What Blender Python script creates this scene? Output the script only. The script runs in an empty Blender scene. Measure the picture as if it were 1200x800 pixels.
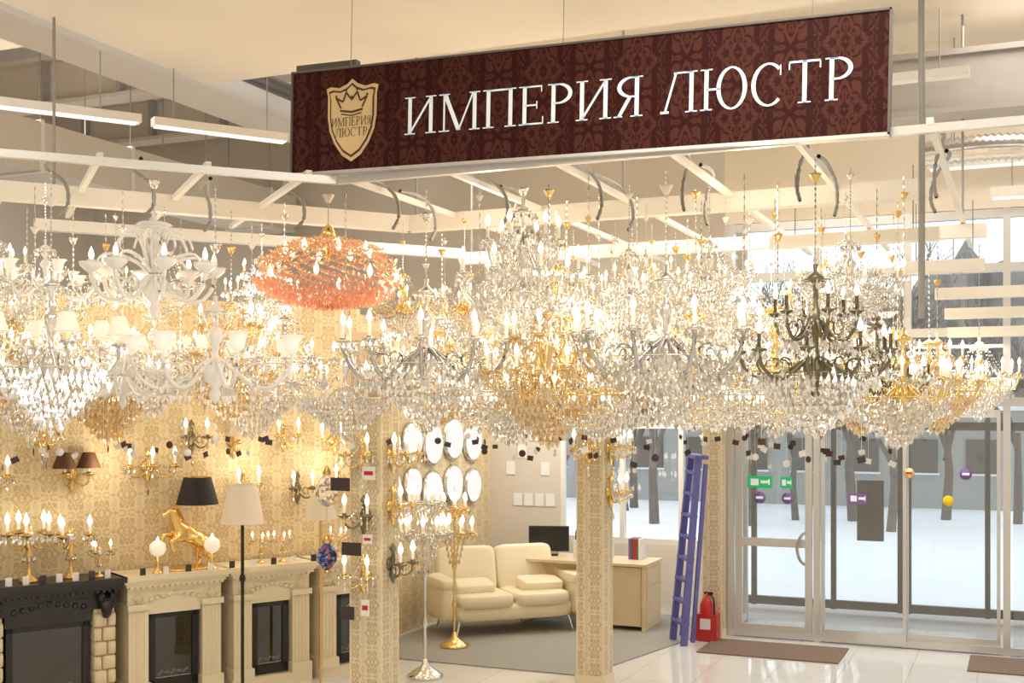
import bpy, math, random
from mathutils import Vector, Matrix
rnd = random.Random(11)
sc = bpy.context.scene
PI = math.pi

# ------------------------------------------------------------------ materials
MATS = {}
def principled(name, col, rough=.5, metal=0., trans=0., emis=None, es=0., noise=0., nscale=8., spec=.5, bump=0.):
    m = bpy.data.materials.new(name); m.use_nodes = True
    nt = m.node_tree; b = nt.nodes['Principled BSDF']
    b.inputs['Roughness'].default_value = rough
    b.inputs['Metallic'].default_value = metal
    b.inputs['Transmission Weight'].default_value = trans
    b.inputs['Specular IOR Level'].default_value = spec
    if emis:
        b.inputs['Emission Color'].default_value = (*emis, 1)
        b.inputs['Emission Strength'].default_value = es
        try: m.cycles.emission_sampling = 'NONE'
        except Exception: pass
    b.inputs['Base Color'].default_value = (*col, 1)
    if noise > 0 or bump > 0:
        tc = nt.nodes.new('ShaderNodeTexCoord'); n = nt.nodes.new('ShaderNodeTexNoise')
        n.inputs['Scale'].default_value = nscale; n.inputs['Detail'].default_value = 4
        nt.links.new(tc.outputs['Object'], n.inputs['Vector'])
        if noise > 0:
            r = nt.nodes.new('ShaderNodeMix'); r.data_type = 'RGBA'
            r.inputs[6].default_value = (*[c*(1-noise) for c in col], 1)
            r.inputs[7].default_value = (*[min(1, c*(1+noise)) for c in col], 1)
            nt.links.new(n.outputs['Fac'], r.inputs[0]); nt.links.new(r.outputs[2], b.inputs['Base Color'])
        if bump > 0:
            bp = nt.nodes.new('ShaderNodeBump'); bp.inputs['Strength'].default_value = bump
            nt.links.new(n.outputs['Fac'], bp.inputs['Height']); nt.links.new(bp.outputs[0], b.inputs['Normal'])
    MATS[name] = m
    return m

def emis_mat(name, col, s, sample=False):
    m = bpy.data.materials.new(name); m.use_nodes = True
    nt = m.node_tree; nt.nodes.clear()
    o = nt.nodes.new('ShaderNodeOutputMaterial'); e = nt.nodes.new('ShaderNodeEmission')
    e.inputs[0].default_value = (*col, 1); e.inputs[1].default_value = s
    nt.links.new(e.outputs[0], o.inputs[0])
    if not sample:
        try: m.cycles.emission_sampling = 'NONE'
        except Exception: pass
    MATS[name] = m

def crystal_mat(name, col, gl, diff, rough=.06):
    # cut glass: mirror-like facets over a pale translucent body
    m = bpy.data.materials.new(name); m.use_nodes = True
    nt = m.node_tree; nt.nodes.clear()
    o = nt.nodes.new('ShaderNodeOutputMaterial')
    g = nt.nodes.new('ShaderNodeBsdfGlossy'); g.inputs['Roughness'].default_value = rough; g.inputs['Color'].default_value = (*gl, 1)
    d = nt.nodes.new('ShaderNodeBsdfDiffuse'); d.inputs['Color'].default_value = (*col, 1)
    tl = nt.nodes.new('ShaderNodeBsdfTranslucent'); tl.inputs['Color'].default_value = (*col, 1)
    a = nt.nodes.new('ShaderNodeMixShader'); a.inputs[0].default_value = .5
    nt.links.new(d.outputs[0], a.inputs[1]); nt.links.new(tl.outputs[0], a.inputs[2])
    b = nt.nodes.new('ShaderNodeMixShader'); b.inputs[0].default_value = diff
    nt.links.new(g.outputs[0], b.inputs[1]); nt.links.new(a.outputs[0], b.inputs[2])
    nt.links.new(b.outputs[0], o.inputs[0])
    MATS[name] = m

def glass_mat(name, tint, refl):
    m = bpy.data.materials.new(name); m.use_nodes = True
    nt = m.node_tree; nt.nodes.clear()
    o = nt.nodes.new('ShaderNodeOutputMaterial')
    g = nt.nodes.new('ShaderNodeBsdfGlossy'); g.inputs['Roughness'].default_value = .02
    t = nt.nodes.new('ShaderNodeBsdfTransparent'); t.inputs['Color'].default_value = (*tint, 1)
    c = nt.nodes.new('ShaderNodeMixShader'); c.inputs[0].default_value = refl
    nt.links.new(t.outputs[0], c.inputs[1]); nt.links.new(g.outputs[0], c.inputs[2])
    nt.links.new(c.outputs[0], o.inputs[0])
    MATS[name] = m

def damask_mat(name, c1, c2, sx=.22, sz=.3, nscale=7., rough=.5, thr=.5, soft=.03, spec=.4):
    m = bpy.data.materials.new(name); m.use_nodes = True
    nt = m.node_tree; L = nt.links; b = nt.nodes['Principled BSDF']
    def N(t, **kw):
        n = nt.nodes.new(t)
        for k_, v in kw.items(): setattr(n, k_, v)
        return n
    def mth(op, a, v=None, b_=None):
        n = N('ShaderNodeMath', operation=op)
        if hasattr(a, 'is_output'): L.new(a, n.inputs[0])
        else: n.inputs[0].default_value = a
        if b_ is not None: L.new(b_, n.inputs[1])
        elif v is not None: n.inputs[1].default_value = v
        return n.outputs[0]
    tc = N('ShaderNodeTexCoord'); sp = N('ShaderNodeSeparateXYZ'); L.new(tc.outputs['Object'], sp.inputs[0])
    u = mth('ADD', sp.outputs[0], None, sp.outputs[1])
    col = mth('FLOOR', mth('DIVIDE', u, 2*sx)); odd = mth('MODULO', mth('ABSOLUTE', col), 2)
    zz = mth('ADD', sp.outputs[2], None, mth('MULTIPLY', odd, sz))
    p1 = mth('PINGPONG', u, sx); p2 = mth('PINGPONG', zz, sz)
    cb = N('ShaderNodeCombineXYZ'); L.new(p1, cb.inputs[0]); L.new(mth('MULTIPLY', p2, .8), cb.inputs[2])
    n = N('ShaderNodeTexNoise'); n.inputs['Scale'].default_value = nscale; n.inputs['Detail'].default_value = 3.
    n.inputs['Distortion'].default_value = 2.2; L.new(cb.outputs[0], n.inputs['Vector'])
    r = N('ShaderNodeValToRGB'); r.color_ramp.elements[0].position = thr-soft; r.color_ramp.elements[1].position = thr+soft
    r.color_ramp.elements[0].color = (*c1, 1); r.color_ramp.elements[1].color = (*c2, 1)
    L.new(n.outputs['Fac'], r.inputs[0]); L.new(r.outputs[0], b.inputs['Base Color'])
    b.inputs['Roughness'].default_value = rough; b.inputs['Specular IOR Level'].default_value = spec
    MATS[name] = m

def mosaic_mat(name, cols, scale, es):
    m = bpy.data.materials.new(name); m.use_nodes = True
    nt = m.node_tree; b = nt.nodes['Principled BSDF']; tc = nt.nodes.new('ShaderNodeTexCoord'); v = nt.nodes.new('ShaderNodeTexVoronoi')
    v.inputs['Scale'].default_value = scale; nt.links.new(tc.outputs['Object'], v.inputs['Vector'])
    s = nt.nodes.new('ShaderNodeSeparateColor'); nt.links.new(v.outputs['Color'], s.inputs[0])
    r = nt.nodes.new('ShaderNodeValToRGB'); r.color_ramp.interpolation = 'CONSTANT'
    while len(r.color_ramp.elements) < len(cols): r.color_ramp.elements.new(.5)
    for i, c in enumerate(cols): r.color_ramp.elements[i].position = i/len(cols); r.color_ramp.elements[i].color = (*c, 1)
    nt.links.new(s.outputs[0], r.inputs[0]); nt.links.new(r.outputs[0], b.inputs['Base Color']); nt.links.new(r.outputs[0], b.inputs['Emission Color'])
    b.inputs['Emission Strength'].default_value = es; b.inputs['Roughness'].default_value = .2
    try: m.cycles.emission_sampling = 'NONE'
    except Exception: pass
    MATS[name] = m

principled('ceiling_paint', (.80, .73, .63), .8, noise=.02, nscale=1)
principled('beige_panel', (.68, .61, .52), .7, noise=.05, nscale=2)
principled('white_metal', (.82, .78, .71), .4)
principled('grey_steel', (.40, .37, .34), .5, noise=.08)
principled('dark_steel', (.14, .125, .11), .6, noise=.1)
principled('aluminium', (.64, .63, .61), .32, metal=.5)
principled('conduit', (.33, .32, .30), .45)
principled('foil', (.75, .74, .72), .22, metal=.95, noise=.2, nscale=30, bump=.6)
principled('gold', (.86, .62, .25), .22, metal=1, noise=.06, nscale=20)
principled('brass', (.74, .52, .22), .28, metal=1)
principled('bronze', (.20, .18, .12), .34, metal=.7, noise=.35, nscale=20)
principled('silver', (.76, .74, .71), .18, metal=1)
principled('black_gloss', (.012, .011, .010), .25)
principled('black_fabric', (.02, .016, .015), .8, noise=.2, nscale=40)
principled('white_ceramic', (.90, .88, .85), .18)
principled('candle_white', (.9, .86, .78), .4, emis=(1, .8, .5), es=.15)
principled('candle_black', (.05, .04, .03), .4)
principled('fireplace_cream', (.82, .72, .52), .45, noise=.04, nscale=6)
principled('fireplace_black', (.025, .022, .022), .35, noise=.2, nscale=12)
principled('stone_brick', (.74, .62, .42), .8, noise=.2, nscale=9, bump=.4)
principled('leather_cream', (.88, .78, .56), .38, noise=.03, nscale=5, bump=.05)
principled('desk_wood', (.72, .57, .36), .45, noise=.12, nscale=5)
principled('carpet', (.36, .35, .31), .95, noise=.25, nscale=60, bump=.3)
principled('doormat', (.22, .15, .11), .95, noise=.3, nscale=70, bump=.4)
principled('paper', (.85, .84, .82), .7, noise=.06, nscale=40)
principled('tag_dark', (.05, .035, .035), .5)
principled('red_paint', (.55, .02, .02), .35)
principled('blue_paint', (.13, .13, .40), .45, noise=.15, nscale=12)
principled('green_sign', (.01, .33, .10), .5, emis=(.02, .6, .2), es=.3)
principled('purple_sticker', (.22, .12, .38), .5)
principled('yellow_sticker', (.9, .65, .02), .5)
principled('snow', (.90, .92, .95), .9, noise=.06, nscale=.4, bump=.2)
principled('bark', (.18, .15, .13), .95, noise=.3, nscale=4)
principled('forest_brown', (.27, .26, .245), 1, noise=.6, nscale=.8)
principled('building_wall', (.42, .42, .40), .9, noise=.08, nscale=.6)
mosaic_mat('mosaic_blue', [(.01, .02, .10), (.03, .08, .35), (.25, .35, .6), (.02, .01, .03), (.35, .08, .08), (.05, .12, .3)], 45, .05)
mosaic_mat('mosaic_amber', [(.7, .5, .3), (.8, .75, .6), (.35, .2, .1), (.75, .6, .45), (.3, .3, .35), (.85, .7, .4)], 45, .25)
principled('shade_cream', (.76, .67, .56), .8, emis=(1, .78, .5), es=.06)
principled('shade_white', (.88, .83, .74), .7, emis=(1, .84, .62), es=.3)
principled('shade_brown', (.10, .04, .02), .8, noise=.1)
principled('frosted_lit', (.9, .87, .82), .3, emis=(1, .86, .65), es=.3)
principled('screen', (.02, .02, .025), .2)
principled('sign_white', (.84, .92, .98), .5, emis=(.88, .95, 1), es=.10)
principled('shield_gold', (.80, .62, .34), .35, metal=.4, noise=.2, nscale=6)
principled('shield_dark', (.10, .03, .02), .5)
emis_mat('bulb', (1, .86, .57), 5.5)
emis_mat('led_panel', (1, .97, .92), 1.0)
emis_mat('tube_light', (1, .95, .86), 1.3)
crystal_mat('crystal', (.94, .91, .85), (1, .98, .95), .30)
crystal_mat('crystal_amber', (.94, .76, .50), (1, .88, .66), .42)
crystal_mat('crystal_pink', (.93, .50, .36), (1, .78, .64), .75)
crystal_mat('glass_arm', (.72, .70, .66), (.96, .95, .92), .25)
crystal_mat('smoke_arm', (.22, .215, .21), (.74, .74, .73), .35)
glass_mat('window_glass', (.93, .95, .95), .06)
glass_mat('fire_glass', (.03, .03, .03), .12)
damask_mat('wallpaper', (.78, .66, .44), (.60, .46, .25), .11, .16, 17, .5, .5, .05)
damask_mat('pillar_paper', (.77, .67, .49), (.58, .45, .27), .08, .11, 22, .5, .5, .04)
damask_mat('sign_fabric', (.036, .0075, .007), (.080, .025, .017), .16, .20, 12, .6, .5, .04, spec=.1)

# tile floor
m = principled('floor_tile', (.7, .68, .64), .04)
nt = m.node_tree; b = nt.nodes['Principled BSDF']
tc = nt.nodes.new('ShaderNodeTexCoord'); br = nt.nodes.new('ShaderNodeTexBrick')
br.offset = 0; br.inputs['Scale'].default_value = 1; br.inputs['Brick Width'].default_value = .6; br.inputs['Row Height'].default_value = .6
br.inputs['Mortar Size'].default_value = .004; br.inputs['Color1'].default_value = (.82, .82, .81, 1); br.inputs['Color2'].default_value = (.78, .78, .77, 1)
br.inputs['Mortar'].default_value = (.56, .55, .53, 1)
nt.links.new(tc.outputs['Object'], br.inputs['Vector']); nt.links.new(br.outputs['Color'], b.inputs['Base Color'])
b.inputs['Specular IOR Level'].default_value = 1.0

# ------------------------------------------------------------------ mesh builder
class MB:
    def __init__(s): s.v = []; s.f = []; s.m = []; s.s = []; s.keys = []
    def k(s, mat):
        if mat not in s.keys: s.keys.append(mat)
        return s.keys.index(mat)
    def add(s, vs, fs, mat, smooth=False):
        o = len(s.v); s.v += [tuple(v) for v in vs]; k = s.k(mat)
        for f in fs: s.f.append([i+o for i in f]); s.m.append(k); s.s.append(smooth)
    def box(s, c, sz, mat, rz=0, M=None):
        x, y, z = sz[0]/2, sz[1]/2, sz[2]/2
        R = Matrix.Rotation(rz, 4, 'Z')
        vs = [Vector(c) + R @ Vector((a*x, b_*y, d*z)) for a in (-1, 1) for b_ in (-1, 1) for d in (-1, 1)]
        if M: vs = [M @ v for v in vs]
        s.add(vs, [(0, 1, 3, 2), (4, 6, 7, 5), (0, 4, 5, 1), (2, 3, 7, 6), (0, 2, 6, 4), (1, 5, 7, 3)], mat)
    def lathe(s, prof, seg, mat, c=(0, 0, 0), M=None, smooth=True):
        vs = []
        for r, z in prof:
            for i in range(seg):
                a = 2*PI*i/seg; v = Vector((r*math.cos(a), r*math.sin(a), z))
                if M: v = M @ v
                vs.append(v + Vector(c))
        fs = []
        for j in range(len(prof)-1):
            for i in range(seg):
                i2 = (i+1) % seg
                fs.append((j*seg+i, j*seg+i2, (j+1)*seg+i2, (j+1)*seg+i))
        s.add(vs, fs, mat, smooth)
    def tube(s, pts, r, seg, mat, closed=False):
        pts = [Vector(p) for p in pts]; n = len(pts)
        rs = r if isinstance(r, (list, tuple)) else [r]*n
        if len(rs) < n: rs = list(rs)+[rs[-1]]*(n-len(rs))
        vs = []
        for i, p in enumerate(pts):
            if closed: t = pts[(i+1) % n]-pts[i-1]
            else: t = pts[min(i+1, n-1)]-pts[max(i-1, 0)]
            if t.length < 1e-9: t = Vector((0, 0, 1))
            t.normalize()
            up = Vector((0, 0, 1)) if abs(t.z) < .95 else Vector((1, 0, 0))
            if closed: up = Vector((0, 0, 1))
            a = t.cross(up).normalized(); b_ = a.cross(t)
            for q in range(seg):
                an = 2*PI*q/seg
                vs.append(p + (a*math.cos(an)+b_*math.sin(an))*rs[i])
        fs = []
        for j in range(n if closed else n-1):
            j2 = (j+1) % n
            for q in range(seg):
                q2 = (q+1) % seg
                fs.append((j*seg+q, j*seg+q2, j2*seg+q2, j2*seg+q))
        s.add(vs, fs, mat, True)
    def octa(s, c, r, h, mat, ht=None):
        x, y, z = c; ht = ht or h
        s.add([(x+r, y, z), (x, y+r, z), (x-r, y, z), (x, y-r, z), (x, y, z+ht), (x, y, z-h)],
              [(0, 1, 4), (1, 2, 4), (2, 3, 4), (3, 0, 4), (1, 0, 5), (2, 1, 5), (3, 2, 5), (0, 3, 5)], mat)
    def quadxz(s, pts, y, mat):
        s.add([(p[0], y, p[1]) for p in pts], [tuple(range(len(pts)))], mat)
    def ring(s, R, z, r, mat, seg=24, c=(0, 0)):
        s.tube([(c[0]+R*math.cos(2*PI*i/seg), c[1]+R*math.sin(2*PI*i/seg), z) for i in range(seg)], r, 5, mat, True)
    def mesh(s, name):
        me = bpy.data.meshes.new(name); me.from_pydata(s.v, [], s.f)
        for k in s.keys: me.materials.append(MATS[k])
        me.polygons.foreach_set('material_index', s.m); me.polygons.foreach_set('use_smooth', s.s)
        me.update(); return me

def obj(name, me, loc=(0, 0, 0), rz=0, scale=1, parent=None):
    if isinstance(me, MB): me = me.mesh(name)
    o = bpy.data.objects.new(name, me); sc.collection.objects.link(o)
    o.location = loc; o.rotation_euler = (0, 0, rz)
    o.scale = (scale, scale, scale) if not isinstance(scale, tuple) else scale
    if parent: o.parent = parent
    return o

def smooth_path(P, n=3):
    P = [Vector(p) for p in P]; out = []
    for i in range(len(P)-1):
        p0 = P[max(i-1, 0)]; p1 = P[i]; p2 = P[i+1]; p3 = P[min(i+2, len(P)-1)]
        for j in range(n):
            t = j/n
            out.append(.5*((2*p1)+(p2-p0)*t+(2*p0-5*p1+4*p2-p3)*t*t+(3*p1-p0-3*p2+p3)*t**3))
    out.append(P[-1]); return out

def boxobj(name, x0, x1, y0, y1, z0, z1, mat):
    mb = MB(); mb.box((0, 0, 0), (x1-x0, y1-y0, z1-z0), mat)
    return obj(name, mb, ((x0+x1)/2, (y0+y1)/2, (z0+z1)/2))

def wallseg(name, p0, p1, z0, z1, mat, th=.12, side=1):
    p0 = Vector(p0); p1 = Vector(p1); d = p1-p0; L = d.length; a = math.atan2(d.y, d.x)
    mb = MB(); mb.box((L/2, side*th/2, (z1-z0)/2), (L, th, z1-z0), mat)
    return obj(name, mb, (p0.x, p0.y, z0), a)

# ------------------------------------------------------------------ room shell
boxobj('floor', -13, 5, -5, 14.3, -.1, 0, 'floor_tile')
mb = MB(); P = [(-6.3, 10.56), (-3.80, 10.56), (-3.32, 12.8), (-3.3, 14.1), (-6.3, 14.1)]
mb.add([(x, y, .002) for x, y in P]+[(x, y, .012) for x, y in P], [(5, 6, 7, 8, 9), (0, 1, 6, 5), (1, 2, 7, 6), (2, 3, 8, 7), (3, 4, 9, 8), (4, 0, 5, 9)], 'carpet')
obj('office_carpet', mb)
boxobj('ceiling', -6.9, 5, -5, 9, 5.49, 5.7, 'ceiling_paint')
boxobj('ceiling_recess', -6.9, 5, 9, 14.4, 6.0, 6.15, 'ceiling_paint')
boxobj('ceiling_high', -13, -6.9, -5, 14.4, 7.3, 7.45, 'beige_panel')
wallseg('wall_diagonal', (-9.36, 4.57), (-6.06, 10.31), 0, 3.5, 'wallpaper')
wallseg('wall_jog', (-6.06, 10.31), (-6.4, 10.45), 0, 3.5, 'wallpaper')
wallseg('wall_office_left', (-6.4, 10.45), (-6.4, 14.2), 0, 3.5, 'wallpaper')
wallseg('wall_office_back', (-6.4, 14.2), (-5.42, 14.2), 0, 3.5, 'beige_panel')
wallseg('wall_office_sill', (-5.42, 14.2), (-3.05, 14.2), 0, .85, 'ceiling_paint')
wallseg('wall_back_upper', (-13, 14.2), (-3.05, 14.2), 3.4, 7.3, 'beige_panel')
wallseg('wall_entrance_upper', (-3.05, 13.1), (5, 13.1), 4.55, 6.0, 'ceiling_paint')
wallseg('wall_far_left', (-13, -5), (-13, 14.3), 0, 7.3, 'beige_panel')
wallseg('wall_right', (5, 14.3), (5, -5), 0, 6, 'ceiling_paint')
wallseg('wall_front', (5, -5), (-13, -5), 0, 7.3, 'ceiling_paint')

# pillars
PX, PY, PW = -4.69, 8.2, .27
def pillar(x, y, w, top):
    mb = MB(); mb.box((0, 0, top/2), (w, w, top), 'pillar_paper')
    mb.box((0, 0, .04), (w+.03, w+.03, .08), 'fireplace_cream')
    mb.box((0, 0, top-.03), (w+.03, w+.03, .06), 'fireplace_cream')
    for sx in (-1, 1):
        for sy in (-1, 1):
            mb.box((sx*w/2, sy*w/2, top/2), (.012, .012, top), 'fireplace_cream')
    return obj('pillar', mb, (x, y, 0))
pillar(PX, PY, PW, 3.1); pillar(-3.63, 10.4, .25, 3.1); pillar(-3.14, 12.98, .2, 3.1)

# ------------------------------------------------------------------ entrance curtain wall
mb = MB(); Y = 13.15; F = 'aluminium'
for x in (-2.98, -2.05, -1.12, -.16, .9, 1.9, 2.9, 3.9, 4.9): mb.box((x, Y, 3.55), (.07, .1, 2.0), F)
for x in (-2.98, -2.05, -.16, .9, 1.9, 2.9, 3.9, 4.9): mb.box((x, Y, 1.27), (.07, .1, 2.54), F)
for z in (2.58, 3.3, 3.95, 4.5): mb.box((1, Y, z), (8, .094, .09), F)
mb.box((1, Y, .05), (8, .094, .07), F)
obj('window_frame_entrance', mb)
mb = MB(); mb.box((1, 13.17, 3.55), (7.9, .012, 1.95), 'window_glass'); obj('window_1', mb)
mb = MB(); mb.box((2.4, 13.17, 1.3), (5, .012, 2.5), 'window_glass'); obj('window_2', mb)

def door_leaf(name, x0, x1, z1, y, mid=None, handle=None, fr=.06):
    mb = MB(); w = x1-x0; c = (x0+x1)/2
    mb.box((x0+fr/2, y, z1/2+.02), (fr, .05, z1-.04), F); mb.box((x1-fr/2, y, z1/2+.02), (fr, .05, z1-.04), F)
    mb.box((c, y, z1-.04), (w, .048, .08), F); mb.box((c, y, .09), (w, .048, .12), F)
    if mid: mb.box((c, y, mid), (w, .048, .09), F)
    mb.box((c, y, z1/2+.05), (w-.06, .01, z1-.15), 'window_glass')
    if handle:
        hx = handle
        pts = [(hx, y-.03, .83), (hx-.04, y-.07, .88), (hx-.07, y-.08, 1.0), (hx-.04, y-.07, 1.12), (hx, y-.03, 1.17)]
        mb.tube(smooth_path(pts, 4), .016, 8, 'grey_steel')
    return obj(name, mb)
door_leaf('door_1', -2.93, -2.1, 2.5, Y-.02, 1.05, -2.18, .075)
door_leaf('door_2', -2.0, -1.13, 2.5, Y-.04, None, None, .035)
door_leaf('door_3', -1.15, -.22, 2.5, Y+.03, None, None, .035)
mb = MB()
for x in (-3.2, -2.2, -1.4, -1.3, -.4, .5, 1.5): mb.box((x, 15.4, 1.4), (.06, .08, 2.8), 'dark_steel')
for z in (.06, 2.3, 2.8): mb.box((-.8, 15.4, z), (5, .078, .1), 'dark_steel')
mb.box((-.8, 15.42, 1.4), (4.9, .01, 2.7), 'window_glass')
mb.tube(smooth_path([(-2.3, 15.33, .83), (-2.36, 15.28, .95), (-2.36, 15.28, 1.05), (-2.3, 15.33, 1.17)], 4), .016, 6, 'dark_steel')
mb.box((-1.75, 15.36, 1.25), (.32, .02, .75), 'dark_steel')
obj('vestibule_glazing', mb)
mb = MB()
for y in (13.2, 14.15): mb.box((-3.05, y, 1.7), (.07, .07, 3.4), F)
for z in (.05, 2.6, 3.4): mb.box((-3.05, 13.68, z), (.06, .95, .08), F)
mb.box((-3.05, 13.68, 1.7), (.01, .9, 3.3), 'window_glass')
obj('window_3', mb)
mb = MB()
for x in (-5.4, -4.6, -3.85, -3.1): mb.box((x, 14.25, 2.12), (.06, .08, 2.55), 'white_metal')
for z in (.88, 2.3, 3.38): mb.box((-4.25, 14.25, z), (2.34, .078, .06), 'white_metal')
mb.box((-4.25, 14.27, 2.12), (2.3, .01, 2.5), 'window_glass')
obj('window_4', mb)

def flat(name, x, y, z, w, h, mat, round_=False, inner=None):
    mb = MB()
    if round_:
        mb.lathe([(0, 0), (w/2, 0), (w/2, .004), (0, .004)], 24, mat, M=Matrix.Rotation(PI/2, 4, 'X'))
        if inner: mb.box((0, -.006, 0), (w*.6, .003, h*.2), inner)
    else:
        mb.box((0, 0, 0), (w, .006, h), mat)
        if inner:
            mb.box((-w*.2, -.005, 0), (w*.32, .003, h*.55), inner); mb.box((w*.2, -.005, h*.02), (w*.3, .003, h*.25), inner)
            mb.box((w*.38, -.005, h*.02), (w*.06, .003, h*.5), inner)
    return obj(name, mb, (x, y, z))
flat('exit_sign', -2.66, 13.09, 1.71, .27, .13, 'green_sign', inner='sign_white')
flat('exit_sign', -2.37, 13.09, 1.71, .13, .12, 'green_sign', inner='sign_white')
flat('round_sticker', -2.66, 13.09, 1.54, .13, .13, 'purple_sticker', True, 'sign_white')
flat('round_sticker', -2.36, 13.09, 1.54, .12, .12, 'purple_sticker', True, 'sign_white')
flat('door_notice', -1.62, 13.07, 1.56, .2, .11, 'purple_sticker', inner='sign_white')
flat('round_sticker', -.72, 13.12, 1.56, .11, .11, 'yellow_sticker', True)
flat('round_sticker', -.55, 13.12, 1.84, .12, .12, 'purple_sticker', True, 'sign_white')
flat('round_sticker', -1.1, 13.07, 1.84, .11, .11, 'shield_gold', True, 'red_paint')
boxobj('doormat', -3.1, -1.68, 12.05, 12.84, .0, .015, 'doormat')
boxobj('doormat', -.5, .9, 12.2, 12.98, .0, .015, 'doormat')

# ------------------------------------------------------------------ lettering (Cyrillic serif caps)
def letter_polys():
    T, t, sf = .105, .042, .032
    def rect(x0, z0, x1, z1): return [(x0, z0), (x1, z0), (x1, z1), (x0, z1)]
    def stem(x, w=T, b_=True, tt=True):
        o = [rect(x-w/2, 0, x+w/2, 1)]
        if b_: o += [rect(x-.15, 0, x+.15, sf)]
        if tt: o += [rect(x-.15, 1-sf, x+.15, 1)]
        return o
    def line(a, c, w):
        h = w/2
        return [[(a[0]-h, a[1]), (a[0]+h, a[1]), (c[0]+h, c[1]), (c[0]-h, c[1])]]
    def arc(cx, cz, rx, rz, a0, a1, wmax=T, wmin=t, n=18):
        o = []; pr = None
        for i in range(n+1):
            a = math.radians(a0+(a1-a0)*i/n)
            w = wmin+(wmax-wmin)*abs(math.cos(a))
            p = (cx+(rx)*math.cos(a), cz+rz*math.sin(a)); q = (cx+(rx-w)*math.cos(a), cz+(rz-w)*math.sin(a))
            if pr: o.append([pr[0], p, q, pr[1]])
            pr = (p, q)
        return o
    D = {}
    D['И'] = (.9, stem(.15)+stem(.75)+line((.17, .06), (.73, .94), .07))
    D['М'] = (1.15, stem(.15, .05)+stem(1.0)+line((.17, 1), (.56, .02), .12)+line((.56, .02), (.96, 1), .05))
    D['П'] = (.9, stem(.15)+stem(.75)+[rect(.15, 1-.05, .75, 1)])
    D['Е'] = (.68, stem(.15)+[rect(.15, .955, .6, 1), rect(.15, .48, .48, .525), rect(.15, 0, .64, .045), rect(.58, .83, .61, 1), rect(.62, 0, .65, .2), rect(.46, .4, .49, .6)])
    D['Р'] = (.66, stem(.15)+arc(.3, .74, .34, .26, 90, -90)+[rect(.15, .955, .3, 1), rect(.15, .48, .3, .525)])
    D['Я'] = (.7, stem(.55)+arc(.4, .74, .34, .26, 90, 270)+[rect(.4, .955, .55, 1), rect(.4, .48, .55, .525)]+line((.1, 0), (.38, .5), .1)+[rect(-.02, 0, .2, sf)])
    D['Л'] = (.92, stem(.77)+[rect(.32, .955, .77, 1)]+line((.1, .03), (.38, 1), .06)+[rect(-.02, 0, .2, .06)])
    D['Ю'] = (1.18, stem(.15)+[rect(.15, .475, .5, .525)]+arc(.78, .5, .38, .52, 0, 360, n=28))
    D['С'] = (.8, arc(.42, .5, .42, .52, 48, 312)+[rect(.69, .7, .72, .95)])
    D['Т'] = (.8, stem(.4, tt=False)+[rect(.02, .95, .78, 1), rect(.02, .8, .05, 1), rect(.75, .8, .78, 1)])
    D['В'] = (.68, stem(.15)+arc(.3, .76, .3, .24, 90, -90)+arc(.3, .27, .34, .27, 90, -90))
    D['Ы'] = (1.0, stem(.15)+arc(.25, .27, .32, .27, 90, -90)+stem(.85))
    D['Х'] = (.8, line((.1, 0), (.7, 1), .06)+line((.7, 0), (.1, 1), .13))
    D['О'] = (.82, arc(.41, .5, .4, .52, 0, 360, n=28))
    D['Д'] = (.9, stem(.7)+line((.18, .03), (.4, 1), .06)+[rect(.4, .955, .7, 1), rect(.02, 0, .88, .05), rect(.02, -.18, .06, .05), rect(.84, -.18, .88, .05)])
    return D
LET = letter_polys()
def write(mb, word, x0, x1, z0, h, y, mat, gap=.08):
    tot = sum(LET[c][0] for c in word)+gap*(len(word)-1); sx = (x1-x0)/tot; x = x0
    for c in word:
        for poly in LET[c][1]: mb.quadxz([(x+p[0]*sx, z0+p[1]*h) for p in poly], y, mat)
        x += (LET[c][0]+gap)*sx

SX = (-4.823-.722)/2
sign = bpy.data.objects.new('store_sign', None); sc.collection.objects.link(sign)
mb = MB(); mb.box((0, 0, 0), (4.10, .08, .71), 'sign_fabric'); obj('banner', mb, parent=sign)
mb = MB()
mb.box((0, -.005, -.365), (4.12, .10, .02), 'aluminium'); mb.box((0, -.005, .362), (4.12, .10, .012), 'dark_steel')
mb.box((2.055, -.005, 0), (.012, .10, .74), 'dark_steel'); mb.box((-2.055, -.005, 0), (.012, .10, .74), 'dark_steel')
mb.box((-1.85, .1, .43), (.5, .06, .04), 'dark_steel')
for x in (-1.6, 0, 1.6): mb.tube([(x, 0, .36), (x, 0, .95)], .003, 4, 'conduit')
obj('frame', mb, parent=sign)
mb = MB()
write(mb, 'ИМПЕРИЯ', -3.91-SX, -2.21-SX, -.145, .255, -.046, 'sign_white')
write(mb, 'ЛЮСТР', -2.09-SX, -.92-SX, -.145, .255, -.046, 'sign_white')
obj('lettering', mb, parent=sign)
def shield_outline(w, h):
    pts = [(-.5, .40), (-.42, .42), (-.25, .40), (-.1, .44), (0, .5), (.1, .44), (.25, .40), (.42, .42), (.5, .40), (.47, .3), (.47, .05), (.43, -.12), (.33, -.28), (.18, -.42), (0, -.5), (-.18, -.42), (-.33, -.28), (-.43, -.12), (-.47, .05), (-.47, .3)]
    return [(p[0]*w, p[1]*h) for p in pts]
mb = MB(); cx = -4.33-SX
for w, y, mt in ((1, -.046, 'shield_gold'), (.9, -.049, 'shield_dark'), (.84, -.052, 'shield_gold')):
    o = [(cx+p[0], p[1]-.01) for p in shield_outline(.42*w, .58*w)]
    mb.add([(cx, y, 0)]+[(p[0], y, p[1]) for p in o], [(0, i+1, (i+1) % 20+1) for i in range(20)], mt)
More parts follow.
